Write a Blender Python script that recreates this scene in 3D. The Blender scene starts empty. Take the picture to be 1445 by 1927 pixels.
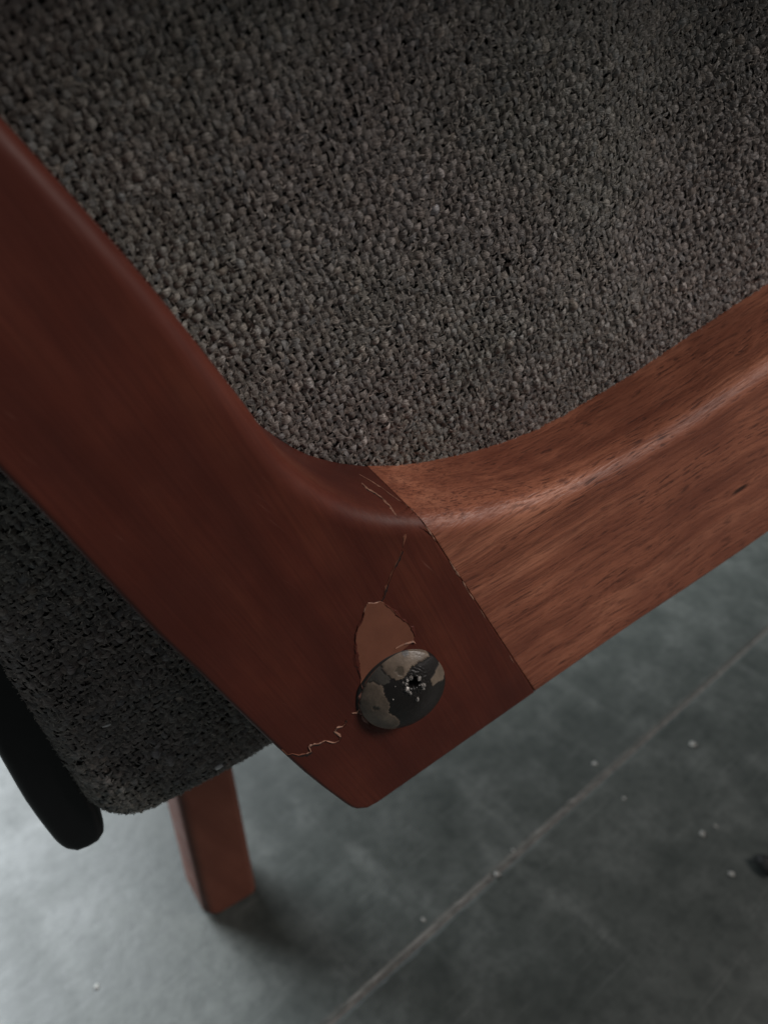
import bpy, bmesh, math, random
import numpy as np
from mathutils import Vector, Matrix, noise as mnoise
from mathutils.bvhtree import BVHTree

random.seed(7)
rng = np.random.default_rng(7)
scene = bpy.context.scene
col = scene.collection

# ------------------------------------------------------------------ camera
PW, PH, FPX = 1445.0, 1927.0, 1480.0
PITCH = math.radians(32.0)
CAM = Vector((0, 0, 0.44))
cam_d = bpy.data.cameras.new('camera')
cam = bpy.data.objects.new('camera', cam_d)
col.objects.link(cam)
scene.camera = cam
cam.location = CAM
cam.rotation_euler = (math.pi / 2 - PITCH, 0, 0)
cam_d.sensor_fit = 'VERTICAL'
cam_d.sensor_height = 24.0
cam_d.lens = 24.0 * FPX / PH
cam_d.clip_start = 0.01
cam_d.clip_end = 60
cam_d.dof.use_dof = True
cam_d.dof.focus_distance = 0.196
cam_d.dof.aperture_fstop = cam_d.lens / 2.3

# ------------------------------------------------------------------ light
world = bpy.data.worlds.new('World')
scene.world = world
world.use_nodes = True
bgn = world.node_tree.nodes['Background']
bgn.inputs['Color'].default_value = (0.86, 0.93, 1.0, 1)
bgn.inputs['Strength'].default_value = 0.085


def area_lamp(name, loc, target, size, power, colour):
    d = bpy.data.lights.new(name, 'AREA')
    d.shape = 'RECTANGLE'
    d.size, d.size_y = size
    d.energy = power
    d.color = colour
    o = bpy.data.objects.new(name, d)
    col.objects.link(o)
    o.location = loc
    o.rotation_euler = (Vector(target) - Vector(loc)).to_track_quat('-Z', 'Y').to_euler()
    return o


# daylight from a window ahead on the left, and a weaker fill lamp added on the right
area_lamp('window_light', (-1.7, 1.55, 1.7), (-0.1, 0.35, 0.0), (1.5, 1.5), 180, (0.90, 0.96, 1.0))
area_lamp('right_fill_light', (1.95, -0.25, 1.95), (0, 0.15, 0.3), (0.5, 1.0), 38, (1.0, 0.92, 0.87))

vs = scene.view_settings
vs.view_transform = 'Standard'
vs.look = 'None'
vs.exposure = 0.0
vs.gamma = 1.0
vs.use_curve_mapping = False
scene.render.engine = 'CYCLES'
scene.cycles.max_bounces = 6

# ------------------------------------------------------------------ geometry helpers
SP, CP = math.sin(PITCH), math.cos(PITCH)
XA, YA, ZA = Vector((1, 0, 0)), Vector((0, SP, CP)), Vector((0, -CP, SP))


def ray(px, py):
    a, b = (px - PW / 2) / FPX, (PH / 2 - py) / FPX
    return (XA * a + YA * b - ZA)


PHI = math.radians(27.0)
U = Vector((math.cos(PHI), math.sin(PHI), 0))        # along the side rail
N = Vector((math.sin(PHI), -math.cos(PHI), 0))       # outward from the chair's side
UP = Vector((0, 0, 1))
SCREW_Z = 0.21
SCREW_W = CAM + ray(757, 1296) * SCREW_Z             # centre of the bolt head, on the frame's side face
ROOT = Vector((SCREW_W.x, SCREW_W.y, 0))
# chair space: x along the rail, y into the chair, z up, origin on the floor under the bolt
M_CH = Matrix.Translation(ROOT) @ Matrix.Rotation(PHI, 4, 'Z')
M_INV = M_CH.inverted()


def plane_pt(px, py, y):
    """photo pixel -> (x, z) on the chair-space plane at depth y"""
    o = M_INV @ CAM
    d = (M_INV.to_3x3() @ ray(px, py))
    t = (y - o.y) / d.y
    p = o + d * t
    return (p.x, p.z)


def floor_pt(px, py, z=0.0):
    d = ray(px, py)
    t = (z - CAM.z) / d.z
    return CAM + d * t


def new_obj(name, verts, faces, mat, parent=None, smooth=True):
    me = bpy.data.meshes.new(name)
    me.from_pydata([tuple(v) for v in verts], [], faces)
    me.update()
    if smooth:
        me.polygons.foreach_set('use_smooth', [True] * len(me.polygons))
    if mat:
        me.materials.append(mat)
    o = bpy.data.objects.new(name, me)
    col.objects.link(o)
    if parent:
        o.parent = parent
    return o


def tag(o, label=None, cat=None, group=None, kind=None):
    if label: o['label'] = label
    if cat: o['category'] = cat
    if group: o['group'] = group
    if kind: o['kind'] = kind
    return o


def catmull(pts, step):
    """smooth curve through pts, resampled about every step metres"""
    P = [np.array(p, float) for p in pts]
    if len(P) == 2:
        n = max(1, int(np.linalg.norm(P[1] - P[0]) / step))
        return [tuple(P[0] + (P[1] - P[0]) * k / n) for k in range(n + 1)]
    Q = [2 * P[0] - P[1]] + P + [2 * P[-1] - P[-2]]
    out = []
    for i in range(1, len(Q) - 2):
        p0, p1, p2, p3 = Q[i - 1:i + 3]
        n = max(1, int(np.linalg.norm(p2 - p1) / step))
        for k in range(n):
            t = k / n
            out.append(tuple(0.5 * ((2 * p1) + (-p0 + p2) * t + (2 * p0 - 5 * p1 + 4 * p2 - p3) * t * t + (-p0 + 3 * p1 - 3 * p2 + p3) * t ** 3)))
    out.append(tuple(P[-1]))
    return out


def outline(runs):
    """runs: list of (pts, r0, r1, step) forming a closed loop, ends shared. -> points, edge radii"""
    pts, rad = [], []
    for (p, r0, r1, step) in runs:
        c = catmull(p, step)
        n = len(c) - 1
        for k in range(n):
            pts.append(c[k])
            rad.append(r0 + (r1 - r0) * (k + 0.5) / n)
    return pts, rad


def rounded_prism(name, pts, rad, y0, y1, mat, parent, K=7, back_r=0.0015):
    """closed (x, z) outline with a radius per edge -> solid from y0 (front, rounded edges) to y1"""
    n = len(pts)
    A = sum(pts[i][0] * pts[(i + 1) % n][1] - pts[(i + 1) % n][0] * pts[i][1] for i in range(n))
    if A < 0:
        pts = pts[::-1]
        rad = rad[::-1]
        rad = rad[1:] + rad[:1]
    P = np.array(pts)
    D = np.roll(P, -1, 0) - P
    D /= np.linalg.norm(D, axis=1)[:, None]
    nrm = np.stack([-D[:, 1], D[:, 0]], 1)        # inward for CCW
    rings = []

    def ring(fr_in, fr_dep, extra, ybase, sgn, radii):
        out = []
        for i in range(n):
            r1, r2 = radii[i - 1], radii[i]
            i1, i2 = r1 * fr_in + extra, r2 * fr_in + extra
            n1, n2 = nrm[i - 1], nrm[i]
            det = n1[0] * n2[1] - n1[1] * n2[0]
            if abs(det) < 0.12:
                o = (n1 + n2) / 2 * (i1 + i2) / 2
            else:
                o = np.array([i1 * n2[1] - n1[1] * i2, n1[0] * i2 - i1 * n2[0]]) / det
            out.append((P[i][0] + o[0], ybase + sgn * max(r1, r2) * fr_dep, P[i][1] + o[1]))
        return out
    rings.append(ring(1, 0, 0.0005, y0, 1, rad))
    for k in range(K + 1):
        th = math.pi / 2 * (1 - k / K)
        rings.append(ring(1 - math.cos(th), 1 - math.sin(th), 0, y0, 1, rad))
    br = [back_r] * n
    for k in range(4):
        th = math.pi / 2 * k / 3
        rings.append(ring(1 - math.cos(th), 1 - math.sin(th), 0, y1, -1, br))
    verts = [v for r in rings for v in r]
    faces = [list(range(n))]
    for q in range(len(rings) - 1):
        for i in range(n):
            j = (i + 1) % n
            faces.append([q * n + i, (q + 1) * n + i, (q + 1) * n + j, q * n + j])
    L = (len(rings) - 1) * n
    faces.append([L + i for i in range(n)][::-1])
    o = new_obj(name, verts, faces, mat, parent)
    bm = bmesh.new()
    bm.from_mesh(o.data)
    bmesh.ops.recalc_face_normals(bm, faces=bm.faces)
    for f in bm.faces:
        if len(f.verts) > 6:
            f.smooth = False
    for e in bm.edges:
        if len(e.link_faces) == 2 and e.calc_face_angle(0) > math.radians(32):
            e.smooth = False
    bm.to_mesh(o.data)
    bm.free()
    return o


# ------------------------------------------------------------------ material helpers
class NT:
    def __init__(self, name):
        self.m = bpy.data.materials.new(name)
        self.m.use_nodes = True
        self.t = self.m.node_tree
        self.b = self.t.nodes['Principled BSDF']

    def n(self, kind, **kw):
        nd = self.t.nodes.new(kind)
        for k, v in kw.items():
            if k.startswith('i_'):
                key = k[2:]
                nd.inputs[int(key) if key.isdigit() else key.replace('_', ' ')].default_value = v
            else:
                setattr(nd, k, v)
        return nd

    def l(self, a, b):
        self.t.links.new(a, b)

    def coords(self, scale=(1, 1, 1), rot=(0, 0, 0), loc=(0, 0, 0)):
        tc = self.n('ShaderNodeTexCoord')
        mp = self.n('ShaderNodeMapping')
        mp.inputs['Scale'].default_value = scale
        mp.inputs['Rotation'].default_value = rot
        mp.inputs['Location'].default_value = loc
        self.l(tc.outputs['Object'], mp.inputs['Vector'])
        return mp.outputs['Vector']

    def noise(self, vec, scale, detail=3, rough=0.5, distort=0.0):
        nd = self.n('ShaderNodeTexNoise')
        nd.inputs['Scale'].default_value = scale
        nd.inputs['Detail'].default_value = detail
        nd.inputs['Roughness'].default_value = rough
        nd.inputs['Distortion'].default_value = distort
        self.l(vec, nd.inputs['Vector'])
        return nd.outputs['Fac']

    def ramp(self, fac, stops, interp='LINEAR'):
        r = self.n('ShaderNodeValToRGB')
        r.color_ramp.interpolation = interp
        e = r.color_ramp.elements
        while len(e) < len(stops):
            e.new(0.5)
        for q, (p, c) in zip(e, stops):
            q.position = p
            q.color = (c, c, c, 1) if isinstance(c, (int, float)) else (*c, 1)
        self.l(fac, r.inputs['Fac'])
        return r.outputs['Color']

    def mix(self, fac, a, b, mode='MIX'):
        mx = self.n('ShaderNodeMix', data_type='RGBA', blend_type=mode)
        for sock, v in ((mx.inputs[0], fac), (mx.inputs[6], a), (mx.inputs[7], b)):
            if hasattr(v, 'is_output'):
                self.l(v, sock)
            elif isinstance(v, (int, float)):
                sock.default_value = v
            else:
                sock.default_value = (*v, 1)
        return mx.outputs[2]

    def bump(self, h, strength, dist, prev=None):
        b = self.n('ShaderNodeBump')
        b.inputs['Strength'].default_value = strength
        b.inputs['Distance'].default_value = dist
        self.l(h, b.inputs['Height'])
        if prev is not None:
            self.l(prev, b.inputs['Normal'])
        return b.outputs['Normal']

    def done(self, colour=None, rough=None, normal=None, metal=None, spec=None, coat=None, coat_rough=None):
        for key, v in (('Base Color', colour), ('Roughness', rough), ('Normal', normal), ('Metallic', metal),
                       ('Specular IOR Level', spec), ('Coat Weight', coat), ('Coat Roughness', coat_rough)):
            if v is None:
                continue
            if hasattr(v, 'is_output'):
                self.l(v, self.b.inputs[key])
            elif isinstance(v, (int, float)):
                self.b.inputs[key].default_value = v
            else:
                self.b.inputs[key].default_value = (*v, 1)
        return self.m


# direction of the rail and of the post in chair space (for the grain)
ra = plane_pt(1020, 1292, 0)
rb = plane_pt(1400, 1038, 0)
RAIL_ANG = math.atan2(rb[1] - ra[1], rb[0] - ra[0])
pa = plane_pt(60, 950, 0)
pb = plane_pt(500, 1400, 0)
POST_ANG = math.atan2(pb[1] - pa[1], pb[0] - pa[0])


def mat_rail():
    t = NT('rail_wood')
    rot = (0, RAIL_ANG, 0)
    wob = t.coords()
    v = t.n('ShaderNodeVectorMath', operation='ADD')
    wn = t.n('ShaderNodeTexNoise', i_Scale=26.0, i_Detail=2.0)
    t.l(wob, wn.inputs['Vector'])
    sc = t.n('ShaderNodeVectorMath', operation='SCALE')
    sc.inputs['Scale'].default_value = 0.006
    t.l(wn.outputs['Color'], sc.inputs[0])
    t.l(wob, v.inputs[0])
    t.l(sc.outputs[0], v.inputs[1])

    def grain(s):
        mp = t.n('ShaderNodeMapping')
        mp.vector_type = 'TEXTURE'
        mp.inputs['Rotation'].default_value = (0, -RAIL_ANG, 0)
        mp.inputs['Scale'].default_value = (1 / s[0], 1 / s[1], 1 / s[2])
        t.l(v.outputs[0], mp.inputs['Vector'])
        return mp.outputs['Vector']
    bands = t.noise(grain((9, 120, 120)), 1.0, 4, 0.6)
    fine = t.noise(grain((40, 700, 700)), 1.0, 4, 0.65)
    pores = t.noise(grain((190, 1500, 1500)), 1.0, 2, 0.5)
    poremask = t.noise(grain((20, 180, 180)), 1.0, 2)
    blotch = t.noise(wob, 38.0, 4, 0.6)
    c = t.ramp(bands, [(0.30, (0.24, 0.078, 0.044)), (0.5, (0.42, 0.150, 0.084)), (0.70, (0.55, 0.222, 0.130))])
    c = t.mix(t.ramp(fine, [(0.36, 0.6), (0.52, 0.0)]), c, (0.15, 0.043, 0.024))
    c = t.mix(t.ramp(blotch, [(0.40, 0.5), (0.62, 0.0)]), c, (0.185, 0.052, 0.030))
    pm = t.n('ShaderNodeMath', operation='MULTIPLY')
    t.l(t.ramp(pores, [(0.34, 1.0), (0.45, 0.0)]), pm.inputs[0])
    t.l(t.ramp(poremask, [(0.40, 0.30), (0.66, 0.9)]), pm.inputs[1])
    c = t.mix(pm.outputs[0], c, (0.085, 0.026, 0.016))
    # one dark resin streak in the grain
    kx, kz = plane_pt(1392, 921, 0)
    gm = t.n('ShaderNodeMapping')
    gm.vector_type = 'TEXTURE'
    gm.inputs['Location'].default_value = (kx, 0, kz)
    gm.inputs['Rotation'].default_value = (0, -RAIL_ANG, 0)
    gm.inputs['Scale'].default_value = (0.0042, 1.0, 0.0011)
    t.l(t.coords(), gm.inputs['Vector'])
    ln = t.n('ShaderNodeVectorMath', operation='LENGTH')
    t.l(gm.outputs['Vector'], ln.inputs[0])
    c = t.mix(t.ramp(ln.outputs['Value'], [(0.45, 0.9), (1.0, 0.0)]), c, (0.02, 0.008, 0.005))
    nb = t.bump(pores, 0.6, 0.0004)
    nb = t.bump(fine, 0.4, 0.0003, nb)
    r = t.ramp(pores, [(0.3, 0.66), (0.65, 0.46)])
    return t.done(c, r, nb, spec=0.5)


def mat_post(name='post_wood', base=(0.122, 0.0295, 0.0185), dark=(0.066, 0.0165, 0.0115), lite=(0.175, 0.050, 0.028)):
    t = NT(name)
    o = t.coords()

    def grain(s):
        mp = t.n('ShaderNodeMapping')
        mp.vector_type = 'TEXTURE'
        mp.inputs['Rotation'].default_value = (0, -POST_ANG, 0)
        mp.inputs['Scale'].default_value = (1 / s[0], 1 / s[1], 1 / s[2])
        t.l(o, mp.inputs['Vector'])
        return mp.outputs['Vector']
    bands = t.noise(grain((8, 70, 70)), 1.0, 4, 0.55)
    fine = t.noise(grain((45, 1100, 1100)), 1.0, 3, 0.6)
    blotch = t.noise(o, 30.0, 3, 0.55)
    c = t.ramp(bands, [(0.28, dark), (0.52, base), (0.78, lite)])
    c = t.mix(t.ramp(blotch, [(0.42, 0.55), (0.66, 0.0)]), c, dark)
    c = t.mix(t.ramp(fine, [(0.40, 0.32), (0.55, 0.0)]), c, dark)
    # fine pale hairline scuffs, running across in another direction
    sm = t.n('ShaderNodeMapping')
    sm.vector_type = 'TEXTURE'
    sm.inputs['Rotation'].default_value = (0, math.radians(52), 0)
    sm.inputs['Scale'].default_value = (1 / 45, 1 / 300, 1 / 1500)
    t.l(o, sm.inputs['Vector'])
    sn = t.noise(sm.outputs['Vector'], 1.0, 1)
    sk = t.noise(o, 75.0, 2)
    ml = t.n('ShaderNodeMath', operation='MULTIPLY')
    t.l(t.ramp(sn, [(0.70, 0.0), (0.78, 0.55)]), ml.inputs[0])
    t.l(t.ramp(sk, [(0.52, 0.0), (0.64, 1.0)]), ml.inputs[1])
    c = t.mix(ml.outputs[0], c, (0.26, 0.12, 0.09))
    nb = t.bump(t.noise(o, 160.0, 3), 0.10, 0.0006)
    nb = t.bump(fine, 0.22, 0.0003, nb)
    r = t.ramp(t.noise(o, 90.0, 4), [(0.3, 0.40), (0.7, 0.56)])
    return t.done(c, r, nb, spec=0.26)


def mat_fabric():
    t = NT('woven_yarn')
    at = t.n('ShaderNodeAttribute', attribute_name='yarn')
    o = t.coords()
    big = t.noise(o, 22.0, 3)
    c = t.mix(t.ramp(big, [(0.40, 0.0), (0.60, 1.0)]), (0.204, 0.197, 0.176), (0.216, 0.189, 0.175))
    c = t.mix(1.0, c, at.outputs['Color'], 'MULTIPLY')
    st = t.n('ShaderNodeAttribute', attribute_name='strand')
    tw = t.n('ShaderNodeMapping')
    tw.inputs['Rotation'].default_value = (0, 0, math.radians(28))
    t.l(st.outputs['Vector'], tw.inputs['Vector'])
    sx = t.n('ShaderNodeMapping')
    sx.inputs['Scale'].default_value = (0.9, 4.2, 1.0)
    t.l(tw.outputs['Vector'], sx.inputs['Vector'])
    f = t.noise(sx.outputs['Vector'], 1.0, 2, 0.6)
    c = t.mix(t.ramp(f, [(0.34, 0.65), (0.52, 0.0)]), c, (0.04, 0.035, 0.03))
    c = t.mix(t.ramp(f, [(0.58, 0.0), (0.74, 0.55)]), c, (0.30, 0.27, 0.24))  # pale flecks paint glints onto the yarn fibres
    nb = t.bump(f, 0.8, 0.0006)
    m = t.done(c, 0.40, nb, spec=0.65)
    t.b.inputs['Sheen Weight'].default_value = 0.15
    return m


def mat_plain(name, colour, rough, var=0.3, scale=120.0, metal=0.0, spec=0.5, bump=0.0):
    t = NT(name)
    o = t.coords()
    f = t.noise(o, scale, 4, 0.6)
    d = tuple(x * (1 - var) for x in colour)
    b = tuple(min(1, x * (1 + var)) for x in colour)
    c = t.ramp(f, [(0.3, d), (0.7, b)])
    nb = t.bump(f, bump, 0.0005) if bump else None
    return t.done(c, rough, nb, metal, spec)


def mat_tile():
    t = NT('grey_floor')
    o = t.coords()
    cl = t.noise(o, 7.0, 5, 0.6, 0.4)
    sm = t.noise(o, 30.0, 5, 0.6, 0.1)
    st = t.noise(t.coords((30, 6, 6), (0, 0, math.radians(55))), 1.0, 4, 0.55, 0.1)
    sp = t.noise(o, 300.0, 2)
    c = t.ramp(cl, [(0.3, (0.034, 0.040, 0.037)), (0.7, (0.060, 0.067, 0.062))])
    c = t.mix(t.ramp(sm, [(0.50, 0.0), (0.74, 0.35)]), c, (0.125, 0.135, 0.128))
    c = t.mix(t.ramp(sm, [(0.26, 0.6), (0.45, 0.0)]), c, (0.022, 0.027, 0.025))
    c = t.mix(t.ramp(st, [(0.56, 0.0), (0.74, 0.30)]), c, (0.17, 0.18, 0.172))
    c = t.mix(t.ramp(sp, [(0.72, 0.0), (0.80, 0.3)]), c, (0.25, 0.26, 0.25))
    mo = t.noise(o, 150.0, 4, 0.65)
    c = t.mix(t.ramp(mo, [(0.35, 0.45), (0.55, 0.0)]), c, (0.020, 0.024, 0.023))
    for k_, (an, sc_) in enumerate(((20, (14, 420, 1)), (75, (10, 520, 1)), (130, (18, 380, 1)))):
        sn_ = t.noise(t.coords(sc_, (0, 0, math.radians(an)), (k_ * 3.1, 1.7, 0)), 1.0, 2, 0.6, 0.3)
        mk = t.n('ShaderNodeMath', operation='MULTIPLY')
        t.l(t.ramp(sn_, [(0.60, 0.0), (0.80, 0.22)]), mk.inputs[0])
        t.l(t.ramp(t.noise(t.coords((1, 1, 1), (0, 0, 0), (k_ * 7.7, 0, 0)), 14.0, 2), [(0.48, 0.0), (0.62, 1.0)]), mk.inputs[1])
        c = t.mix(mk.outputs[0], c, (0.20, 0.21, 0.20))
    r = t.ramp(sm, [(0.3, 0.40), (0.7, 0.56)])
    nb = t.bump(sm, 0.10, 0.002)
    nb = t.bump(t.noise(o, 120, 3), 0.12, 0.001, nb)
    return t.done(c, r, nb, spec=0.5)


RAIL, POST, FAB, TILE = mat_rail(), mat_post(), mat_fabric(), mat_tile()
LEGM = mat_post('leg_wood', (0.150, 0.055, 0.036), (0.11, 0.038, 0.025), (0.19, 0.072, 0.047))
BLACK = mat_plain('black_lacquer', (0.006, 0.006, 0.007), 0.42, 0.2, spec=0.3)
PATCH = mat_plain('bare_filler', (0.215, 0.083, 0.050), 0.62, 0.10, 160.0, spec=0.3, bump=0.1)
FLAKE = mat_plain('lacquer_flake', (0.34, 0.18, 0.125), 0.5, 0.45, 900.0)
GROUT = mat_plain('seam_filler', (0.085, 0.078, 0.070), 0.85, 0.6, 140.0, bump=0.5)
CRUMB = mat_plain('pale_crumb', (0.33, 0.33, 0.31), 0.7, 0.4, 900.0)
DARKLUMP = mat_plain('dark_lump', (0.008, 0.008, 0.008), 0.6, 0.3)
BACKING = mat_plain('shaded_backing', (0.018, 0.017, 0.015), 0.9, 0.3, 900.0)  # near-black colour carries the shade in the gaps between yarns
SILVER = mat_plain('bare_steel', (0.36, 0.345, 0.325), 0.35, 0.5, 2500.0, metal=0.3)
PLANK = mat_plain('seat_board', (0.06, 0.03, 0.02), 0.7)

# ------------------------------------------------------------------ floor: tiles with a filled seam
sa, sb = floor_pt(640, 1909), floor_pt(1430, 1197)
sdir = (sb - sa).normalized()
sperp = Vector((-sdir.y, sdir.x, 0))
mid = (sa + sb) / 2
M_FL = Matrix(((sdir.x, sperp.x, 0, mid.x), (sdir.y, sperp.y, 0, mid.y), (0, 0, 1, 0), (0, 0, 0, 1)))
bm = bmesh.new()
bmesh.ops.create_grid(bm, x_segments=2, y_segments=2, size=4.0)
me = bpy.data.meshes.new('floor')
bm.to_mesh(me)
bm.free()
me.materials.append(GROUT)
floor = bpy.data.objects.new('floor', me)
col.objects.link(floor)
floor.matrix_world = M_FL @ Matrix.Translation((0, 0, -0.0012))
tag(floor, kind='structure')
TW, TL, GAP = 0.914, 1.22, 0.0024


def tile_mesh():
    bm = bmesh.new()
    nx = 200
    hx, hy, ch = TL / 2 - GAP / 2, TW / 2 - GAP / 2, 0.0016
    # slightly worn edges: a chamfered slab whose rim wavers
    top, rim, bot = [], [], []
    per = []
    for k in range(nx * 4):
        s, q = divmod(k, nx)
        f = q / nx * 2 - 1
        p = [(f * hx, -hy), (hx, f * hy), (-f * hx, hy), (-hx, -f * hy)][s]
        per.append(p)
    for (x, y) in per:
        w = 0.0016 * mnoise.noise((x * 60, y * 60, 1.7)) + 0.0010 * mnoise.noise((x * 190, y * 190, 4.7))
        ix = (hx - ch - abs(w)) / hx
        iy = (hy - ch - abs(w)) / hy
        top.append(bm.verts.new((x * ix, y * iy, 0)))
        rim.append(bm.verts.new((x, y, -0.0009)))
        bot.append(bm.verts.new((x, y, -0.004)))
    bm.faces.new(top)
    n = len(per)
    for k in range(n):
        j = (k + 1) % n
        bm.faces.new((top[k], rim[k], rim[j], top[j]))
        bm.faces.new((rim[k], bot[k], bot[j], rim[j]))
    bmesh.ops.recalc_face_normals(bm, faces=bm.faces)
    me = bpy.data.meshes.new('tile')
    bm.to_mesh(me)
    bm.free()
    me.materials.append(TILE)
    return me


tme = tile_mesh()
for iy in (-1, 0, 1):
    for ix in (-1, 0):
        o = bpy.data.objects.new('tile', tme)
        col.objects.link(o)
        o.parent = floor
        o.location = ((ix + 0.5) * TL + 0.5 - 0.15 * (iy % 2), (iy + 0.5) * TW, 0.0012)

# ------------------------------------------------------------------ the chair
chair = bpy.data.objects.new('armchair', None)
col.objects.link(chair)
chair.matrix_world = M_CH
chair.empty_display_size = 0.1
tag(chair, 'dark brown wooden armchair with charcoal woven upholstery and chipped bolt joint', 'armchair')

FT = 0.0300          # frame thickness
FAB_Y = 0.0285       # depth of the fabric behind the frame's side face
F = lambda px, py: plane_pt(px, py, 0.0)


def extend(p, q, d):
    """point d metres beyond q on the line p -> q"""
    v = np.array(q) - np.array(p)
    v /= np.linalg.norm(v)
    return tuple(np.array(q) + v * d)


# --- post
ridge_px = [(538, 866), (575, 900), (614, 928), (671, 957), (740, 973), (793, 977)]
inner_px = [(0, 219), (100, 329), (200, 440), (300, 556), (405, 688), (484, 790)]
outer_px = [(0, 890), (100, 990), (200, 1096), (300, 1201), (368, 1262), (426, 1319), (500, 1389), (576, 1458), (626, 1497), (640, 1507)]
corner_px = [(640, 1507), (656, 1519), (672, 1526), (692, 1524), (714, 1512)]
inner = [F(*p) for p in inner_px + ridge_px]
outer = [F(*p) for p in outer_px]
def rise_to(p, q, z):
    f = (z - q[1]) / (q[1] - p[1])
    return (q[0] + (q[0] - p[0]) * f, z)


inner_top = rise_to(inner[2], inner[0], 0.502)
outer_top = rise_to(outer[2], outer[0], 0.502)
jt, jb = inner[-1], F(1008, 1305)
runs = [
    ([inner_top, inner[0]], 0.0034, 0.0034, 0.01),
    (inner, 0.0034, 0.0050, 0.004),
    ([jt, jb], 0.0003, 0.0003, 0.009),
    ([jb, F(714, 1512)], 0.0016, 0.0016, 0.008),
    ([F(*p) for p in corner_px][::-1], 0.0016, 0.0012, 0.002),
    (outer[::-1], 0.0012, 0.0016, 0.006),
    ([outer[0], outer_top], 0.0016, 0.0016, 0.01),
    ([outer_top, inner_top], 0.003, 0.003, 0.01),
]
pp, rr = outline(runs)
post = rounded_prism('back_post', pp, rr, 0.0, FT, POST, chair)

# --- rail (butts against the post with a hairline joint)
g = 0.00008
jdir = np.array(jb) - np.array(jt)
jdir /= np.linalg.norm(jdir)
jn = np.array((-jdir[1], jdir[0]))
if jn[0] < 0:
    jn = -jn
jt2, jb2 = tuple(np.array(jt) + jn * g), tuple(np.array(jb) + jn * g)
up_px = [(850, 974), (900, 966), (1000, 941), (1080, 912), (1150, 880), (1230, 835), (1300, 790), (1375, 740), (1445, 690)]
lo_px = [(1100, 1241), (1200, 1172), (1300, 1106), (1400, 1038), (1445, 1006)]
upp = [jt2] + [F(*p) for p in up_px]
low = [jb2] + [F(*p) for p in lo_px]
ue = extend(upp[-3], upp[-1], 0.30)
le = extend(low[-3], low[-1], 0.30)
runs = [
    (upp, 0.0050, 0.0046, 0.004),
    ([upp[-1], ue], 0.0046, 0.0046, 0.01),
    ([ue, le], 0.002, 0.002, 0.01),
    ([le, low[-1]], 0.0022, 0.0022, 0.01),
    (low[::-1], 0.0022, 0.0018, 0.008),
    ([jb2, jt2], 0.0003, 0.0003, 0.009),
]
pp, rr = outline(runs)
del pp[1], rr[1]          # keeps the rounded edge from folding over itself at the slanted joint
rail = rounded_prism('side_rail', pp, rr, 0.0001, FT + 0.0003, RAIL, chair)

# --- unseen arm added on top of the post to shade the upper fabric
arm_pts = [(-0.34, 0.496), (0.36, 0.518), (0.365, 0.524), (0.36, 0.532), (-0.34, 0.516), (-0.345, 0.506)]
arm = rounded_prism('added_shade_arm', arm_pts, [0.004] * 6, -0.046, 0.034, POST, chair)

# --- upholstery: body outline on the fabric plane
Ff = lambda px, py: plane_pt(px, py, FAB_Y)
Fe = lambda px, py: plane_pt(px, py, FAB_Y + 0.0095)
fb0, fb1 = Fe(492, 1390), Fe(240, 1534)
bot_ang = math.atan2(fb0[1] - fb1[1], fb0[0] - fb1[0])
fl0, fl1 = Fe(-10, 1256), Fe(180, 1535)
left_dir = np.array(fl0) - np.array(fl1)
left_dir /= np.linalg.norm(left_dir)
bdir = np.array((math.cos(bot_ang), math.sin(bot_ang)))
# corner = crossing of the bottom and left lines
Amat = np.array([bdir, -left_dir]).T
sol = np.linalg.solve(Amat, np.array(fl1) - np.array(fb1))
CORNER = np.array(fb1) + bdir * sol[0]
bn = np.array((-bdir[1], bdir[0]))                    # up from the bottom edge
ln_ = np.array((left_dir[1], -left_dir[0]))           # right from the left edge
RADB, RADL = 0.010, 0.012
RC = 0.016


def edge_dist(x, z):
    dx, dz = x - CORNER[0], z - CORNER[1]
    d1 = dx * bn[0] + dz * bn[1]
    d2 = dx * ln_[0] + dz * ln_[1]
    # rounded corner between the two edges
    q = np.where((d1 < RC) & (d2 < RC), RC - np.hypot(RC - np.minimum(d1, RC), RC - np.minimum(d2, RC)), np.minimum(d1, d2))
    return q, d1, d2


def vnoise(x, z, f, seed):
    """smooth value noise on arrays"""
    gx, gz = x * f + 53.0, z * f + 53.0
    ix, iz = np.floor(gx).astype(int), np.floor(gz).astype(int)
    fx, fz = gx - ix, gz - iz
    fx, fz = fx * fx * (3 - 2 * fx), fz * fz * (3 - 2 * fz)
    tab = np.random.default_rng(seed).random((257, 257))
    g_ = lambda a, b: tab[a % 257, b % 257]
    return (g_(ix, iz) * (1 - fx) * (1 - fz) + g_(ix + 1, iz) * fx * (1 - fz) + g_(ix, iz + 1) * (1 - fx) * fz + g_(ix + 1, iz + 1) * fx * fz) - 0.5


crx0, crz0 = Ff(1330, -60)
crx1, crz1 = Ff(1280, 560)
cdir = np.array((crx1 - crx0, crz1 - crz0))
clen = np.linalg.norm(cdir)
cdir /= clen


HX0, HZ0 = Ff(150, 200)[0], Ff(700, 560)[1]


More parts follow.
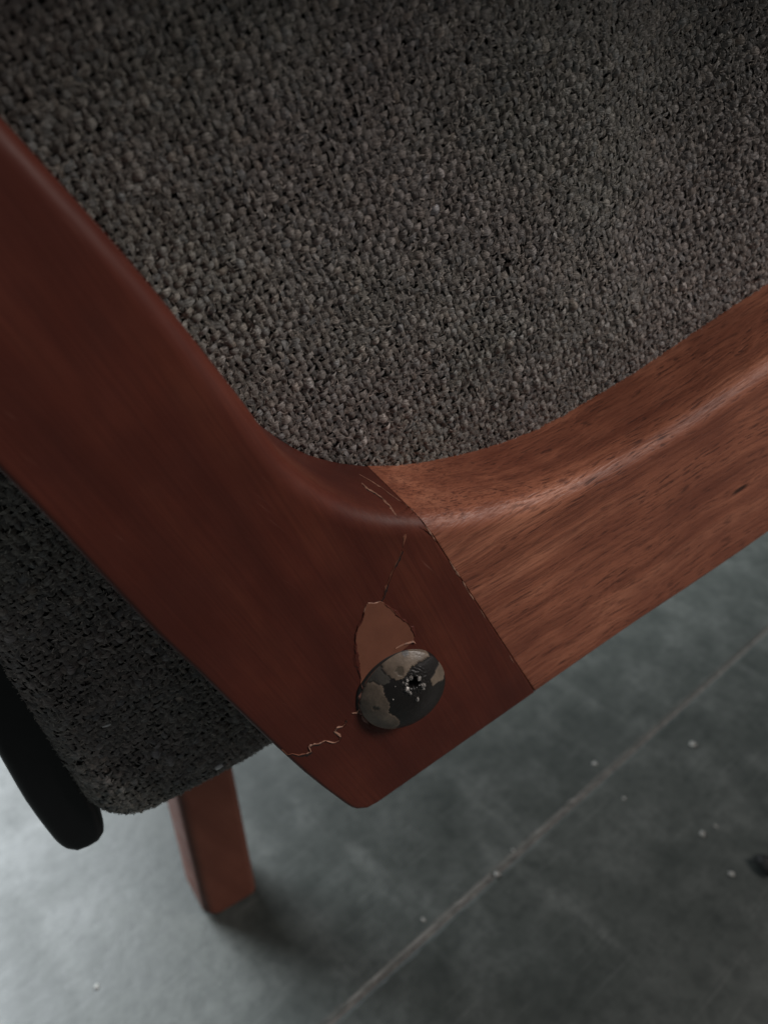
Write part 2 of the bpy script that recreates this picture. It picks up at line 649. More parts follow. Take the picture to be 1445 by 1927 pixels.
def surf_y(x, z):
    """depth of the fabric surface (chair y) at (x, z)"""
    q, d1, d2 = edge_dist(x, z)
    y = np.full(np.shape(x), FAB_Y)
    r = 0.011
    e = np.clip(q, 0.0002, r)
    y = y + (r - np.sqrt(np.maximum(r * r - (r - e) ** 2, 0)))
    y = y + 0.0030 * vnoise(x, z, 16.0, 3) + 0.0016 * vnoise(x, z, 38.0, 5)
    y = y + 0.004 * np.clip(1 - d2 / 0.06, 0, 1) ** 2
    h_ = np.clip(z - HZ0, 0, None)
    y = y - 0.9 * h_ ** 2 * np.clip((x - HX0) / 0.08, 0.25, 1)
    # a soft crease where the seat cushion meets the back
    px_, pz_ = x - crx0, z - crz0
    along = px_ * cdir[0] + pz_ * cdir[1]
    across = px_ * cdir[1] - pz_ * cdir[0]
    fade = 1 / (1 + np.exp((along - clen * 0.75) / 0.018))
    y = y + 0.009 * np.exp(-(across / 0.024) ** 2) * fade
    return y


# body mesh: front heightfield grid (clipped by the rounded outline) plus sides
XMAX = ue[0] - 0.01
ZTOP = 0.62
gridn = []
bx, bf = [], []
NX, NZ = 150, 110
ix_map = {}
d1s = np.linspace(0.0, 0.30, NZ)
d2s = np.linspace(0.0, 0.46, NX)
# oblique coordinates: p = CORNER + s*bdir + t*left_dir
for j, t_ in enumerate(np.linspace(0, 0.30, NZ)):
    for i, s_ in enumerate(np.linspace(0, 0.46, NX)):
        p = CORNER + bdir * s_ + left_dir * t_
        bx.append((p[0], p[1]))
bxa = np.array(bx)
q, _, _ = edge_dist(bxa[:, 0], bxa[:, 1])
yy = surf_y(bxa[:, 0], bxa[:, 1]) + 0.0011
# pull the few points outside the rounded corner onto it
for k in np.nonzero(q < 0)[0]:
    c0 = CORNER + (bdir + left_dir) * RC
    v_ = bxa[k] - c0
    bxa[k] = c0 + v_ * (RC / (RC - q[k]))
verts = [(bxa[k, 0], yy[k], bxa[k, 1]) for k in range(len(bxa))]
for j in range(NZ - 1):
    for i in range(NX - 1):
        a = j * NX + i
        bf.append((a, a + 1, a + NX + 1, a + NX))
border = [i for i in range(NX)] + [j * NX + NX - 1 for j in range(1, NZ)] + [(NZ - 1) * NX + i for i in range(NX - 2, -1, -1)] + [j * NX for j in range(NZ - 2, 0, -1)]
base = len(verts)
for k in border:
    v_ = verts[k]
    verts.append((v_[0], 0.46, v_[2]))
nb_ = len(border)
for k in range(nb_):
    j = (k + 1) % nb_
    bf.append((border[k], base + k, base + j, border[j]))
bf.append([base + k for k in range(nb_)])
cushion = new_obj('cushion', verts, bf, BACKING, chair)

# weave: one little pillow of yarn for every thread crossing, joined into one mesh
PITCH_W = 0.00180
ang_w = RAIL_ANG + math.radians(3)
wu = np.array((math.cos(ang_w), math.sin(ang_w)))
wv = np.array((-wu[1], wu[0]))
lo, hi = -0.30, 0.50
ii, jj = np.meshgrid(np.arange(-210, 300), np.arange(-160, 250), indexing='ij')
ii, jj = ii.ravel(), jj.ravel()
c0 = np.array(Ff(640, 700))
# threads wander a little
wob_i = 0.35 * vnoise(jj * 0.001, ii * 0.0002, 60, 11)
cx = c0[0] + (ii * wu[0] + jj * wv[0]) * PITCH_W
cz = c0[1] + (ii * wu[1] + jj * wv[1]) * PITCH_W
cx = cx + PITCH_W * 0.9 * vnoise(cx, cz, 60, 21)
cz = cz + PITCH_W * 0.9 * vnoise(cx, cz, 60, 22)
q, d1, d2 = edge_dist(cx, cz)
# keep those the camera (or one a step aside) can see
o_c = M_INV @ CAM
wx = np.stack([cx, np.full_like(cx, FAB_Y), cz], 1)
M3 = np.array(M_CH.to_3x3())
W = wx @ M3.T + np.array(M_CH.translation)
rel = W - np.array(CAM)
depth = -(rel @ np.array(ZA))
ppx = (rel @ np.array(XA)) / np.maximum(depth, 0.02) * FPX + PW / 2
ppy = PH / 2 - (rel @ np.array(YA)) / np.maximum(depth, 0.02) * FPX
keep = (q > 0.0003) & (depth > 0.03) & (ppx > -160) & (ppx < PW + 160) & (ppy > -160) & (ppy < PH + 100) & (cx < XMAX)
# nothing behind the frame itself (well inside its outline) is needed
ii, jj, cx, cz, q = ii[keep], jj[keep], cx[keep], cz[keep], q[keep]
nP = len(cx)
over = ((ii + jj) % 2 == 0)
S, T = 6, 4
sv = np.linspace(-1, 1, S)
tv = np.linspace(-1, 1, T)
SS, TT = np.meshgrid(sv, tv, indexing='ij')
SS, TT = SS.ravel(), TT.ravel()
ln_len = np.where(over, 0.92, 1.02) * PITCH_W * rng.uniform(0.9, 1.12, nP)
ln_wid = np.where(over, 0.37, 0.45) * PITCH_W * rng.uniform(0.82, 1.2, nP)
hgt = np.where(over, 0.00066, 0.00078) * rng.uniform(0.6, 1.35, nP)
rowr, colr = rng.normal(0, 1, 600)[jj + 170], rng.normal(0, 1, 700)[ii + 220]
hgt = hgt * np.clip(np.where(over, 1 + 0.22 * colr, 1 + 0.30 * rowr), 0.45, 1.7)
ln_wid = ln_wid * np.clip(np.where(over, 1 + 0.06 * colr, 1 + 0.13 * rowr), 0.7, 1.35)
rot = np.where(over, math.pi / 2, 0.0) + rng.normal(0, 0.12, nP)
tilt = rng.normal(0, 0.50, nP)
skew = rng.normal(0.35, 0.4, nP)
jx, jz = rng.normal(0, 0.10, nP) * PITCH_W, rng.normal(0, 0.10, nP) * PITCH_W
# plump in the middle, pinched towards the ends where the yarn dives under
wprof = 1 - 0.40 * np.abs(SS) ** 2
lx = ln_len[:, None] * (SS[None] + 0.0)
lw = ln_wid[:, None] * (TT * wprof)[None] + skew[:, None] * 0.3 * ln_wid[:, None] * SS[None]
hh = hgt[:, None] * ((1 - 1.9 * SS ** 2 + 0.25 * SS ** 4) * (1 - 0.25 * TT ** 2) - 0.30 * TT ** 4)[None] + tilt[:, None] * lw * 0.8
cr, sr = np.cos(rot)[:, None], np.sin(rot)[:, None]
du = lx * cr - lw * sr
dv = lx * sr + lw * cr
X = cx[:, None] + jx[:, None] + du * wu[0] + dv * wv[0]
Z = cz[:, None] + jz[:, None] + du * wu[1] + dv * wv[1]
Y = surf_y(X, Z) - hh + 0.0002
co = np.stack([X, Y, Z], 2).reshape(-1, 3)
quad = []
for a in range(S - 1):
    for b in range(T - 1):
        quad.append((a * T + b, a * T + b + 1, (a + 1) * T + b + 1, (a + 1) * T + b))
quad = np.array(quad)
faces = (quad[None] + (np.arange(nP) * S * T)[:, None, None]).reshape(-1, 4)
me = bpy.data.meshes.new('woven_yarn')
me.vertices.add(len(co))
me.vertices.foreach_set('co', co.ravel())
me.loops.add(faces.size)
me.loops.foreach_set('vertex_index', faces.ravel())
me.polygons.add(len(faces))
me.polygons.foreach_set('loop_start', np.arange(len(faces)) * 4)
me.polygons.foreach_set('loop_total', np.full(len(faces), 4))
me.update(calc_edges=True)
me.validate()
me.polygons.foreach_set('use_smooth', np.ones(len(me.polygons), bool))
yc = np.stack([np.tile(SS, nP), np.tile(TT, nP), np.repeat(rng.random(nP) * 90.0, S * T)], 1)
fa = me.attributes.new('strand', 'FLOAT_VECTOR', 'POINT')
fa.data.foreach_set('vector', yc.ravel().astype(np.float32))
attr = me.attributes.new('yarn', 'FLOAT_COLOR', 'POINT')
val = rng.normal(0.97, 0.21, nP)
val = val * np.where(over, 0.94 + 0.05 * colr, 1.04 + 0.10 * rowr)
val = np.where(rng.random(nP) < 0.06, val * 1.35, val)
val = np.where(rng.random(nP) < 0.10, val * 0.6, val)
hue = rng.normal(0, 0.035, nP)
cc = np.stack([val * (1 + hue), val, val * (1 - hue), np.ones(nP)], 1)
attr.data.foreach_set('color', np.repeat(cc, S * T, 0).ravel().astype(np.float32))
me.materials.append(FAB)
weave = bpy.data.objects.new('woven_yarn', me)
col.objects.link(weave)
weave.parent = chair
tag(weave, kind='stuff')

# loose fibre ends standing off the yarn
nF = 90000
pk = rng.integers(0, nP, nF)
fx = cx[pk] + rng.normal(0, 0.45, nF) * PITCH_W
fz = cz[pk] + rng.normal(0, 0.45, nF) * PITCH_W
fang = rot[pk] + rng.normal(0, 0.6, nF) + ang_w
flen = rng.uniform(0.0005, 0.0013, nF)
fw = rng.uniform(0.00005, 0.00011, nF)
ca, sa_ = np.cos(fang), np.sin(fang)
ybase = surf_y(fx, fz) - hgt[pk] * rng.uniform(0.2, 1.0, nF)
rise = rng.uniform(0.00002, 0.00030, nF)
rows = []
for f_, up_ in ((-0.5, 0.0), (0.0, 1.0), (0.5, rng.uniform(-0.6, 1.4, nF))):
    for sd in (-1, 1):
        rows.append(np.stack([fx + ca * flen * f_ - sa_ * fw * sd, ybase - rise * up_, fz + sa_ * flen * f_ + ca * fw * sd], 1))
fco = np.stack(rows, 1).reshape(-1, 3)
fq = (np.array([(0, 1, 3, 2), (2, 3, 5, 4)])[None] + (np.arange(nF) * 6)[:, None, None]).reshape(-1, 4)
me = bpy.data.meshes.new('fibre_fuzz')
me.vertices.add(len(fco))
me.vertices.foreach_set('co', fco.ravel())
me.loops.add(fq.size)
me.loops.foreach_set('vertex_index', fq.ravel())
me.polygons.add(len(fq))
me.polygons.foreach_set('loop_start', np.arange(len(fq)) * 4)
me.polygons.foreach_set('loop_total', np.full(len(fq), 4))
me.update(calc_edges=True)
attr = me.attributes.new('yarn', 'FLOAT_COLOR', 'POINT')
fv = np.clip(rng.lognormal(0.05, 0.45, nF), 0.3, 2.6)
attr.data.foreach_set('color', np.repeat(np.stack([fv, fv * 0.98, fv * 0.95, np.ones(nF)], 1), 6, 0).ravel().astype(np.float32))
fa = me.attributes.new('strand', 'FLOAT_VECTOR', 'POINT')
fa.data.foreach_set('vector', np.repeat(rng.random((nF, 3)) * 40, 6, 0).ravel().astype(np.float32))
me.materials.append(FAB)
fuzz = bpy.data.objects.new('fibre_fuzz', me)
col.objects.link(fuzz)
fuzz.parent = chair
tag(fuzz, kind='stuff')

# --- black back board along the rear edge of the upholstery
BY = FAB_Y + 0.0105
Fb = lambda px, py: plane_pt(px, py, BY)
bl = [Fb(*p) for p in [(0, 1432), (50, 1518), (88, 1570)]]
bc = [Fb(*p) for p in [(88, 1570), (108, 1594), (126, 1606), (146, 1609), (170, 1600)]]
bb = [Fb(*p) for p in [(170, 1600), (190, 1588), (199, 1574), (198, 1556)]]
br_ = [Fb(*p) for p in [(198, 1556), (188, 1525), (160, 1472)]]
top_l = extend(bl[1], bl[0], 0.25)
d_ = np.array(bl[0]) - np.array(bl[1])
d_ /= np.linalg.norm(d_)
top_r = tuple(np.array(br_[-1]) + d_ * 0.27)
runs = [
    ([top_l, bl[0]], 0.003, 0.003, 0.006),
    (bl, 0.003, 0.003, 0.006),
    (bc, 0.003, 0.003, 0.002),
    (bb, 0.003, 0.003, 0.002),
    (br_, 0.003, 0.003, 0.004),
    ([br_[-1], top_r], 0.003, 0.003, 0.006),
    ([top_r, top_l], 0.003, 0.003, 0.006),
]
pp, rr = outline(runs)
board = rounded_prism('back_board', pp, rr, BY, 0.45, BLACK, chair)
board['label'] = 'black back board with rounded lower end'

# --- rear leg standing on the floor further in
LEG_TURN = math.radians(8)
M_LEG = Matrix.Translation(floor_pt(402, 1728)) @ Matrix.Rotation(PHI + LEG_TURN, 4, 'Z')
M_LI = M_LEG.inverted()


def L(px, py):
    o_, d_ = M_LI @ CAM, M_LI.to_3x3() @ ray(px, py)
    p_ = o_ + d_ * (-o_.y / d_.y)
    return (p_.x, p_.z)


LY = 0.0
lt, lb = L(333, 1490), L(388, 1722)
rt, rbm = L(438, 1430), L(481, 1640)
lb = (lb[0], 0.0)
rbm = (rbm[0], 0.0)
hz = 0.345


def at_z(p, q_, z):
    f = (z - p[1]) / (q_[1] - p[1])
    return (p[0] + (q_[0] - p[0]) * f, z)


lt2, rt2 = at_z(lb, lt, hz), at_z(rbm, rt, hz)
runs = [
    ([lt2, at_z(lb, lt, 0.006)], 0.006, 0.005, 0.02),
    ([at_z(lb, lt, 0.006), (lb[0] + 0.006, 0.0)], 0.003, 0.003, 0.003),
    ([(lb[0] + 0.006, 0.0), (rbm[0] - 0.002, 0.0)], 0.002, 0.002, 0.01),
    ([(rbm[0] - 0.002, 0.0), at_z(rbm, rt, 0.003)], 0.003, 0.003, 0.003),
    ([at_z(rbm, rt, 0.003), rt2], 0.004, 0.004, 0.02),
    ([rt2, lt2], 0.002, 0.002, 0.01),
]
pp, rr = outline(runs)
leg = rounded_prism('leg', pp, rr, LY, LY + 0.032, LEGM, chair, back_r=0.004)
leg.matrix_local = M_INV @ M_LEG

# ------------------------------------------------------------------ damage on the post: bare patch, cracks, flakes
bpy.context.view_layer.update()
dg = bpy.context.evaluated_depsgraph_get()
bvh_post = BVHTree.FromObject(post, dg)
bvh_rail = BVHTree.FromObject(rail, dg)
R3I = M_INV.to_3x3()
O_C = M_INV @ CAM


def hit(px, py, bvh=None):
    d = (R3I @ ray(px, py)).normalized()
    r = (bvh or bvh_post).ray_cast(O_C, d)
    if r[0] is None:
        x, z = F(px, py)
        return Vector((x, 0, z)), Vector((0, -1, 0))
    nn = r[1]
    if nn.dot(d) > 0:
        nn = -nn
    return r[0], nn


def ribbon(name, pix, width, mat, parent, lift=0.00012, jag=0.35, bvh=None, seg=5.0):
    """thin jagged flake line lying on the wood; width in metres"""
    pts = []
    for (a, b) in zip(pix[:-1], pix[1:]):
        n = max(1, int(math.hypot(b[0] - a[0], b[1] - a[1]) / seg))
        for k in range(n):
            pts.append((a[0] + (b[0] - a[0]) * k / n, a[1] + (b[1] - a[1]) * k / n))
    pts.append(pix[-1])
    H = [hit(*p, bvh) for p in pts]
    verts, faces = [], []
    m = len(H)
    for k, (p, nn) in enumerate(H):
        tdir = (H[min(k + 1, m - 1)][0] - H[max(k - 1, 0)][0]).normalized()
        side = nn.cross(tdir).normalized()
        taper = min(1, 0.25 + 4 * min(k, m - 1 - k) / m) * max(0.12, 0.75 + 1.3 * mnoise.noise((p.x * 420, p.z * 420, width * 9e4)))
        w = width * 0.85 * taper
        for s, hh_ in ((-1, 0.00002), (-0.3, 1), (0.4, 0.8), (1, 0.00002)):
            ww = w * (1 + random.uniform(-jag, jag))
            verts.append(p + side * s * ww + nn * (lift * hh_ * random.uniform(0.7, 1.3)))
    for k in range(m - 1):
        for s in range(3):
            a = k * 4 + s
            faces.append((a, a + 1, a + 5, a + 4))
    return new_obj(name, verts, faces, mat, parent, smooth=False)


def crop3(p):
    return (600 + p[0] / 4.817, 1100 + p[1] / 4.817)


patch_c = [(430, 190), (447, 168), (490, 172), (530, 165), (560, 150), (582, 163), (600, 182), (640, 210), (680, 240), (712, 275), (740, 310), (775, 335), (800, 350),
           (832, 385), (850, 420), (862, 460), (856, 505), (800, 560), (700, 640), (600, 740), (520, 830), (470, 920), (440, 980), (410, 960), (388, 915), (376, 905), (382, 850), (372, 790),
           (358, 720), (345, 650), (347, 600), (338, 560), (335, 500), (340, 450), (350, 405), (375, 360), (400, 312), (412, 270), (415, 230)]
dense = []
for k in range(len(patch_c)):
    a, b = patch_c[k], patch_c[(k + 1) % len(patch_c)]
    for f in (0, 0.34, 0.67):
        dense.append((a[0] + (b[0] - a[0]) * f + random.uniform(-3, 3), a[1] + (b[1] - a[1]) * f + random.uniform(-3, 3)))
pv = [F(*crop3(p)) for p in dense]
verts = [(x, -0.00012, z) for x, z in pv] + [(x, 0.0004, z) for x, z in pv]
n = len(pv)
faces = [list(range(n))] + [(k, (k + 1) % n, n + (k + 1) % n, n + k) for k in range(n)]
patch = new_obj('bare_patch', verts, faces, PATCH, post, smooth=False)
patch['label'] = 'pale brown patch where the dark lacquer has flaked off'
ribbon('lacquer_chip', [crop3(p) for p in [(408, 250), (430, 190), (448, 168), (500, 170), (530, 163), (560, 150), (590, 168)]], 0.00042, FLAKE, post, jag=0.6)
ribbon('lacquer_chip', [crop3(p) for p in [(590, 168), (640, 206), (740, 308), (800, 348), (852, 420), (864, 480)]], 0.00016, PATCH, post, jag=0.5, lift=0.0002)
ribbon('lacquer_chip', [crop3(p) for p in [(690, 575), (730, 555), (770, 535), (820, 520), (850, 512), (872, 528)]], 0.0006, FLAKE, post, jag=0.6, lift=0.0004)
ribbon('lacquer_chip', [crop3(p) for p in [(380, 900), (395, 950), (375, 1010), (355, 1070), (372, 1130), (400, 1200), (440, 1250), (480, 1290)]], 0.0007, mat_plain('rim_flake', (0.20, 0.09, 0.07), 0.5, 0.4, 900.0), post, jag=0.6, lift=0.0004)
ribbon('lacquer_chip', [crop3(p) for p in [(300, 1165), (340, 1160), (365, 1120), (350, 1070)]], 0.0005, FLAKE, post, jag=0.6, lift=0.0003)
# the crack running from the inside corner through the bolt to the outer edge
ribbon('crack', [(681, 909), (692, 920), (706, 928), (720, 938), (733, 952), (740, 962), (746, 972)], 0.00075, FLAKE, post, jag=0.7)
ribbon('crack', [(676, 893), (700, 906), (722, 921), (741, 935), (760, 948), (778, 960)], 0.00022, FLAKE, post, jag=0.8)
ribbon('crack', [(763, 1004), (760, 1016), (758, 1030)], 0.00055, PATCH, post, jag=0.6)
ribbon('crack', [(757, 1034), (748, 1055), (740, 1070), (733, 1088), (726, 1104), (721, 1122), (716, 1132)], 0.00022, PATCH, post, jag=0.8)
ribbon('crack', [(738, 1072), (733, 1087)], 0.0004, FLAKE, post, jag=0.6)
ribbon('crack', [(652, 1354), (649, 1362), (644, 1367), (634, 1369), (629, 1376), (635, 1381), (641, 1386), (638, 1393), (630, 1397), (622, 1397), (612, 1393), (600, 1399),
                 (588, 1401), (580, 1405), (585, 1414), (576, 1418)], 0.00036, FLAKE, post, jag=0.9, lift=0.00025, seg=3)
ribbon('crack', [(576, 1418), (562, 1421), (550, 1418), (540, 1420), (530, 1410)], 0.00042, PATCH, post, jag=0.9)
CRACK_DARK = mat_plain('crack_shadow_gap', (0.014, 0.006, 0.005), 0.8)  # painted shade, laid on the wood beside the pale crack flakes
for path in ([(681, 909), (692, 920), (706, 928), (720, 938), (733, 952), (740, 962), (746, 972)],
             [(757, 1034), (748, 1055), (740, 1070), (733, 1088), (726, 1104), (721, 1122), (716, 1132)],
             [(652, 1354), (649, 1362), (644, 1367), (634, 1369), (629, 1376), (635, 1381), (641, 1386), (638, 1393), (630, 1397), (622, 1397), (612, 1393), (600, 1399),
              (588, 1401), (580, 1405), (585, 1414), (576, 1418), (562, 1421), (550, 1418), (540, 1420), (530, 1410)]):
    ribbon('crack_shade', [(x_ + 1.5, y_ + 2.5) for x_, y_ in path], 0.00036, CRACK_DARK, post, lift=0.00006, jag=0.8, seg=3)
for path, wd in (([(408, 250), (395, 312), (370, 360), (346, 405), (335, 450), (330, 500), (334, 560), (342, 650), (354, 720), (368, 790), (376, 850)], 0.0008),
                 ([(600, 178), (680, 236), (745, 308), (805, 346), (856, 420), (868, 470)], 0.0006)):
    ribbon('lacquer_lip', [crop3(p) for p in path], wd, POST, post, lift=0.00022, jag=0.4, seg=3)
# frayed lacquer along the joint
for a, b, w in (((800, 985), (822, 1018), 0.0002), ((846, 1052), (868, 1086), 0.00028), ((872, 1093), (893, 1128), 0.00035), ((905, 1146), (915, 1162), 0.00022),
                ((960, 1232), (968, 1246), 0.00018), ((770, 952), (790, 972), 0.0003)):
    ribbon('joint_flake', [(a[0] - 2, a[1] + 1), ((a[0] + b[0]) / 2 - 2 + random.uniform(-1, 1), (a[1] + b[1]) / 2 + 1), (b[0] - 2, b[1] + 1)], w, FLAKE, post, jag=0.8, lift=0.0001)

# ------------------------------------------------------------------ bolt head
SR = 0.0122


def mat_bolt():
    t = NT('bolt_paint')
    at = t.n('ShaderNodeAttribute', attribute_name='paint')
    o = t.coords()
    f = t.noise(o, 500.0, 4, 0.6)
    c = t.mix(t.ramp(f, [(0.3, 0.75), (0.7, 1.2)]), (0, 0, 0), at.outputs['Color'])
    c = t.mix(1.0, at.outputs['Color'], t.ramp(f, [(0.3, 0.72), (0.7, 1.1)]), 'MULTIPLY')
    nb = t.bump(t.noise(o, 1200.0, 3), 0.2, 0.0004)
    return t.done(c, 0.36, nb, spec=0.6)


def in_poly(x, y, poly):
    r = False
    n = len(poly)
    for i in range(n):
        x1, y1 = poly[i]
        x2, y2 = poly[i - 1]
        if (y1 > y) != (y2 > y) and x < (x2 - x1) * (y - y1) / (y2 - y1) + x1:
            r = not r
    return r


BR = 0.0040     # dome height
TILT = math.radians(-11)
_a, _b = plane_pt(697, 1368, 0), plane_pt(820, 1222, 0)
B_AX = Vector((_b[0] - _a[0], 0, _b[1] - _a[1])).normalized()
B_ROT = Matrix.Rotation(TILT, 3, B_AX)
_c = plane_pt(751, 1291, 0)
B_CEN = Vector((_c[0], -SR * math.sin(abs(TILT)) + 0.0002, _c[1]))


def dome_y(r):
    f = r / SR
    return -BR * (1 - f ** 2.4) + 0.0004


def bolt_px(px, py):
    """photo pixel -> disc coordinates on the dome (two fixed-point steps)"""
    o = B_ROT.inverted() @ (O_C - B_CEN)
    d = B_ROT.inverted() @ (R3I @ ray(px, py))
    y = -BR * 0.7
    for _ in range(6):
        p = o + d * ((y - o.y) / d.y)
        y = dome_y(min(math.hypot(p.x, p.z), SR))
    return (p.x, p.z)


def on_bolt(verts):
    return [B_ROT @ Vector(v) + B_CEN for v in verts]


B = lambda c: bolt_px(*crop3(c))
tan1 = [B(p) for p in [(560, 700), (640, 620), (750, 540), (870, 520), (980, 590), (1000, 650), (900, 705), (830, 750), (800, 800), (770, 845), (700, 868), (650, 835), (590, 790)]]
tan2 = [B(p) for p in [(420, 900), (470, 880), (500, 882), (530, 905), (575, 915), (585, 950), (590, 1000), (620, 1050), (640, 1080), (630, 1160), (700, 1200), (735, 1240), (690, 1360), (520, 1340), (410, 1230), (370, 1100), (380, 1000)]]
tan3 = [B(p) for p in [(1050, 800), (1100, 690), (1160, 740), (1130, 850), (1080, 880), (1030, 915), (1005, 870)]]
grey = [B(p) for p in [(460, 790), (540, 700), (580, 790), (650, 850), (640, 890), (580, 912), (500, 872), (430, 870)]]
grey2 = [B(p) for p in [(765, 590), (800, 575), (815, 620), (790, 650), (755, 635)]]
pit1, pit2 = B((735, 785)), B((515, 1122))
hole = B((868, 893))
NR, NA = 60, 160
verts, cols = [], []
for i in range(NR + 1):
    r = SR * (i / NR)
    for k in range(NA):
        a = 2 * math.pi * k / NA
        x, z = r * math.cos(a), r * math.sin(a)
        y = dome_y(r)
        jx_, jz_ = x + 0.0003 * mnoise.noise((x * 1500, z * 1500, 0)), z + 0.0003 * mnoise.noise((x * 1500, z * 1500, 9))
        c_ = (0.013, 0.011, 0.010)
        painted = any(in_poly(jx_, jz_, pl) for pl in (tan1, tan2, tan3))
        if painted:
            c_ = tuple(q_ * (1 + 0.35 * mnoise.noise((x * 300, z * 300, 5))) for q_ in (0.185, 0.142, 0.106))
            y -= 0.00016
        if in_poly(jx_, jz_, grey):
            c_ = (0.075, 0.068, 0.058)
            y -= 0.00006
        if in_poly(jx_, jz_, grey2):
            c_ = (0.12, 0.115, 0.11)
        for (pt, pr) in ((pit1, 0.0011), (pit2, 0.0007)):
            if math.hypot(jx_ - pt[0], jz_ - pt[1]) < pr:
                c_ = (0.09, 0.07, 0.05)
                y += 0.00018
        dh = math.hypot(jx_ - hole[0], (jz_ - hole[1]) * 1.1)
        if dh < 0.0017:
            y += 0.0030 * (1 - (dh / 0.0017) ** 4)
            c_ = (0.006, 0.005, 0.005)
        elif dh < 0.0042:
            y += 0.00035 * mnoise.noise((x * 2200, z * 2200, 3))
        verts.append((x, y, z))
        cols.append((*c_, 1))
faces = []
for i in range(NR):
    for k in range(NA):
        j = (k + 1) % NA
        faces.append((i * NA + k, i * NA + j, (i + 1) * NA + j, (i + 1) * NA + k))
base = len(verts)
for k in range(NA):
    a = 2 * math.pi * k / NA
    verts.append((SR * 0.97 * math.cos(a), 0.009, SR * 0.97 * math.sin(a)))
    cols.append((0.01, 0.01, 0.01, 1))
for k in range(NA):
    j = (k + 1) % NA
    faces.append((NR * NA + k, NR * NA + j, base + j, base + k))
bolt = new_obj('bolt_head', on_bolt(verts), faces, mat_bolt(), chair)
at = bolt.data.attributes.new('paint', 'FLOAT_COLOR', 'POINT')
at.data.foreach_set('color', np.array(cols, np.float32).ravel())
bolt['label'] = 'domed bolt head with peeling tan paint over black metal'
bm = bmesh.new()
bm.from_mesh(bolt.data)
bmesh.ops.remove_doubles(bm, verts=bm.verts[:NA], dist=1e-7)
bmesh.ops.recalc_face_normals(bm, faces=bm.faces)
bm.to_mesh(bolt.data)
bm.free()
# burred steel around the stripped socket
sv_, sf_ = [], []
shards = [((830, 850), 36), ((800, 868), 30), ((905, 850), 42), ((940, 915), 44), ((790, 900), 28), ((800, 955), 38), ((825, 985), 24), ((890, 1035), 32), ((945, 945), 24), ((760, 890), 16), ((690, 925), 12), ((672, 1040), 13)]
for (c_, sz) in shards:
    x, z = B(c_)
    r_ = sz / 4.817 * SCREW_Z / FPX * 0.85
    y = dome_y(math.hypot(x, z))
    b0 = len(sv_)
    k = 6
    a0 = random.random() * 6
    for q_ in range(k):
        a = a0 + 2 * math.pi * q_ / k
        rr_ = r_ * random.uniform(0.45, 1.1)
        sv_.append((x + rr_ * math.cos(a), y - 0.00005 + 0.0002, z + rr_ * math.sin(a)))
    for q_ in range(k):
        a = a0 + 2 * math.pi * q_ / k
        rr_ = r_ * random.uniform(0.2, 0.6)
        sv_.append((x + rr_ * math.cos(a), y - r_ * random.uniform(0.3, 1.1), z + rr_ * math.sin(a)))
    for q_ in range(k):
        j = (q_ + 1) % k
        sf_.append((b0 + q_, b0 + j, b0 + k + j, b0 + k + q_))
    sf_.append([b0 + k + q_ for q_ in range(k)])
burr = new_obj('socket_burr', on_bolt(sv_), sf_, SILVER, bolt, smooth=False)
tag(burr, kind='stuff')
# dark sheet painting the gap's shade where lacquer lifted beside the bolt
gv, gf = [], []
for k in range(61):
    f = k / 60
    a = math.radians(85 + 150 * f)
    w = SR * (1.0 + 0.055 * math.sin(math.pi * f) * (1 + 0.7 * mnoise.noise((f * 9, 2, 2))))
    p0 = B_ROT @ Vector((SR * 0.96 * math.cos(a), 0, SR * 0.96 * math.sin(a))) + B_CEN
    p1 = B_ROT @ Vector((w * math.cos(a), 0, w * math.sin(a))) + B_CEN
    gv += [(p0.x, -0.0002, p0.z), (p1.x, -0.0002, p1.z), (p1.x, 0.0006, p1.z)]
for k in range(60):
    for q_ in range(2):
        a = k * 3 + q_
        gf.append((a, a + 1, a + 4, a + 3))
new_obj('bolt_gap_shade', gv, gf, mat_plain('painted_gap_shade', (0.010, 0.008, 0.007), 0.7), bolt)

# ------------------------------------------------------------------ loose bits on the floor and fabric
def crumb(px, py, size, label, mat=CRUMB, name='crumb', flat=0.4, cat='crumb', group='pale crumbs on the floor'):
    p = floor_pt(px, py)
    bm = bmesh.new()
    size *= 0.7 if name == 'crumb' else 1.0
    bmesh.ops.create_icosphere(bm, subdivisions=2, radius=size)
    sd = random.random() * 50
    for v in bm.verts:
        k = 1 + 0.9 * mnoise.noise(v.co / size * 1.3 + Vector((sd, 0, 0)))
        v.co *= k
        v.co.z *= flat
    zmin = min(v.co.z for v in bm.verts)
    me = bpy.data.meshes.new(name)
    for v in bm.verts:
        v.co.z -= zmin + 0.0001
    bm.to_mesh(me)
    bm.free()
    me.polygons.foreach_set('use_smooth', [True] * len(me.polygons))
    me.materials.append(mat)
    o = bpy.data.objects.new(name, me)
    col.objects.link(o)
    o.location = (p.x, p.y, 0.0)
    return tag(o, label, cat, group)


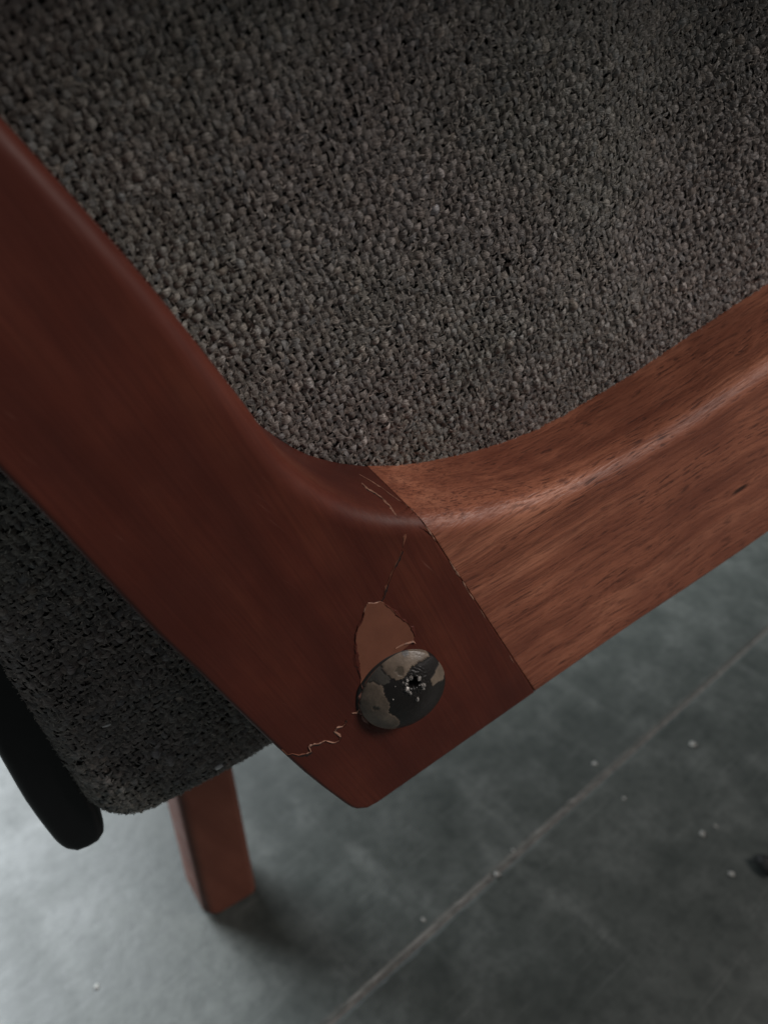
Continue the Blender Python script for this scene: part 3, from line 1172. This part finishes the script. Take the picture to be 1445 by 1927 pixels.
crumb(935, 1646, 0.0022, 'tiny pale crumb caught on the beige floor seam')
for px, py, s, lb_ in (
        (1303, 1402, 0.0029, 'largest pale crumb, alone on the dark floor between rail and seam'),
        (1320, 1570, 0.0024, 'pale crumb on the dark floor with a smaller crumb next to it'),
        (1345, 1555, 0.0014, 'very small crumb right next to a bigger pale crumb'),
        (1375, 1646, 0.0023, 'pale crumb lying closest to the black lump'),
        (1173, 1503, 0.0014, 'very small pale crumb alone on the dark tile past the seam'),
        (796, 1732, 0.0016, 'small pale crumb between the seam and the shadow of the leg'),
        (1118, 1438, 0.0019, 'pale crumb under the chair rail just before the seam'),
        (182, 1858, 0.0018, 'single pale crumb on the bright grey floor in front of the leg'),
        (965, 1600, 0.0012, 'very small crumb beside the crumb caught on the seam')):
    crumb(px, py, s, lb_)
crumb(1441, 1634, 0.0066, 'small black lump on the dark floor beside the pale crumbs', DARKLUMP, 'floor_lump', 0.55, 'lump', None)


LINT = mat_plain('white_lint', (0.8, 0.8, 0.78), 0.6, 0.1)


def lint(pix, y, w, label):
    pts = [plane_pt(*p, y) for p in pix]
    pts = catmull(pts, 0.0004)
    verts, faces = [], []
    m = len(pts)
    for k, (x, z) in enumerate(pts):
        a = pts[min(k + 1, m - 1)]
        b = pts[max(k - 1, 0)]
        d = np.array(a) - np.array(b)
        d /= np.linalg.norm(d)
        for q_ in range(5):
            an = 2 * math.pi * q_ / 5
            ww = w * (0.6 + 0.4 * math.sin(math.pi * (k + 0.5) / m))
            verts.append(M_CH @ Vector((x - d[1] * ww * math.cos(an), y + ww * math.sin(an), z + d[0] * ww * math.cos(an))))
    for k in range(m - 1):
        for q_ in range(5):
            j = (q_ + 1) % 5
            faces.append((k * 5 + q_, k * 5 + j, (k + 1) * 5 + j, (k + 1) * 5 + q_))
    c = sum(verts, Vector()) / len(verts)
    o = new_obj('lint', [v - c for v in verts], faces, LINT)
    o.location = c
    return tag(o, label, 'lint')


def fab_y_at(px, py):
    x, z = Ff(px, py)
    return float(surf_y(np.array([x]), np.array([z]))[0])


lint([(193, 1368), (200, 1366), (209, 1363)], fab_y_at(200, 1366) - 0.0030, 0.00028, 'white lint fibre stuck on the charcoal fabric beside the black board')
lint([(406, 1447), (412, 1443), (419, 1439)], fab_y_at(412, 1430) - 0.0030, 0.0007, 'white lint tuft on the lower edge of the charcoal fabric above the leg')
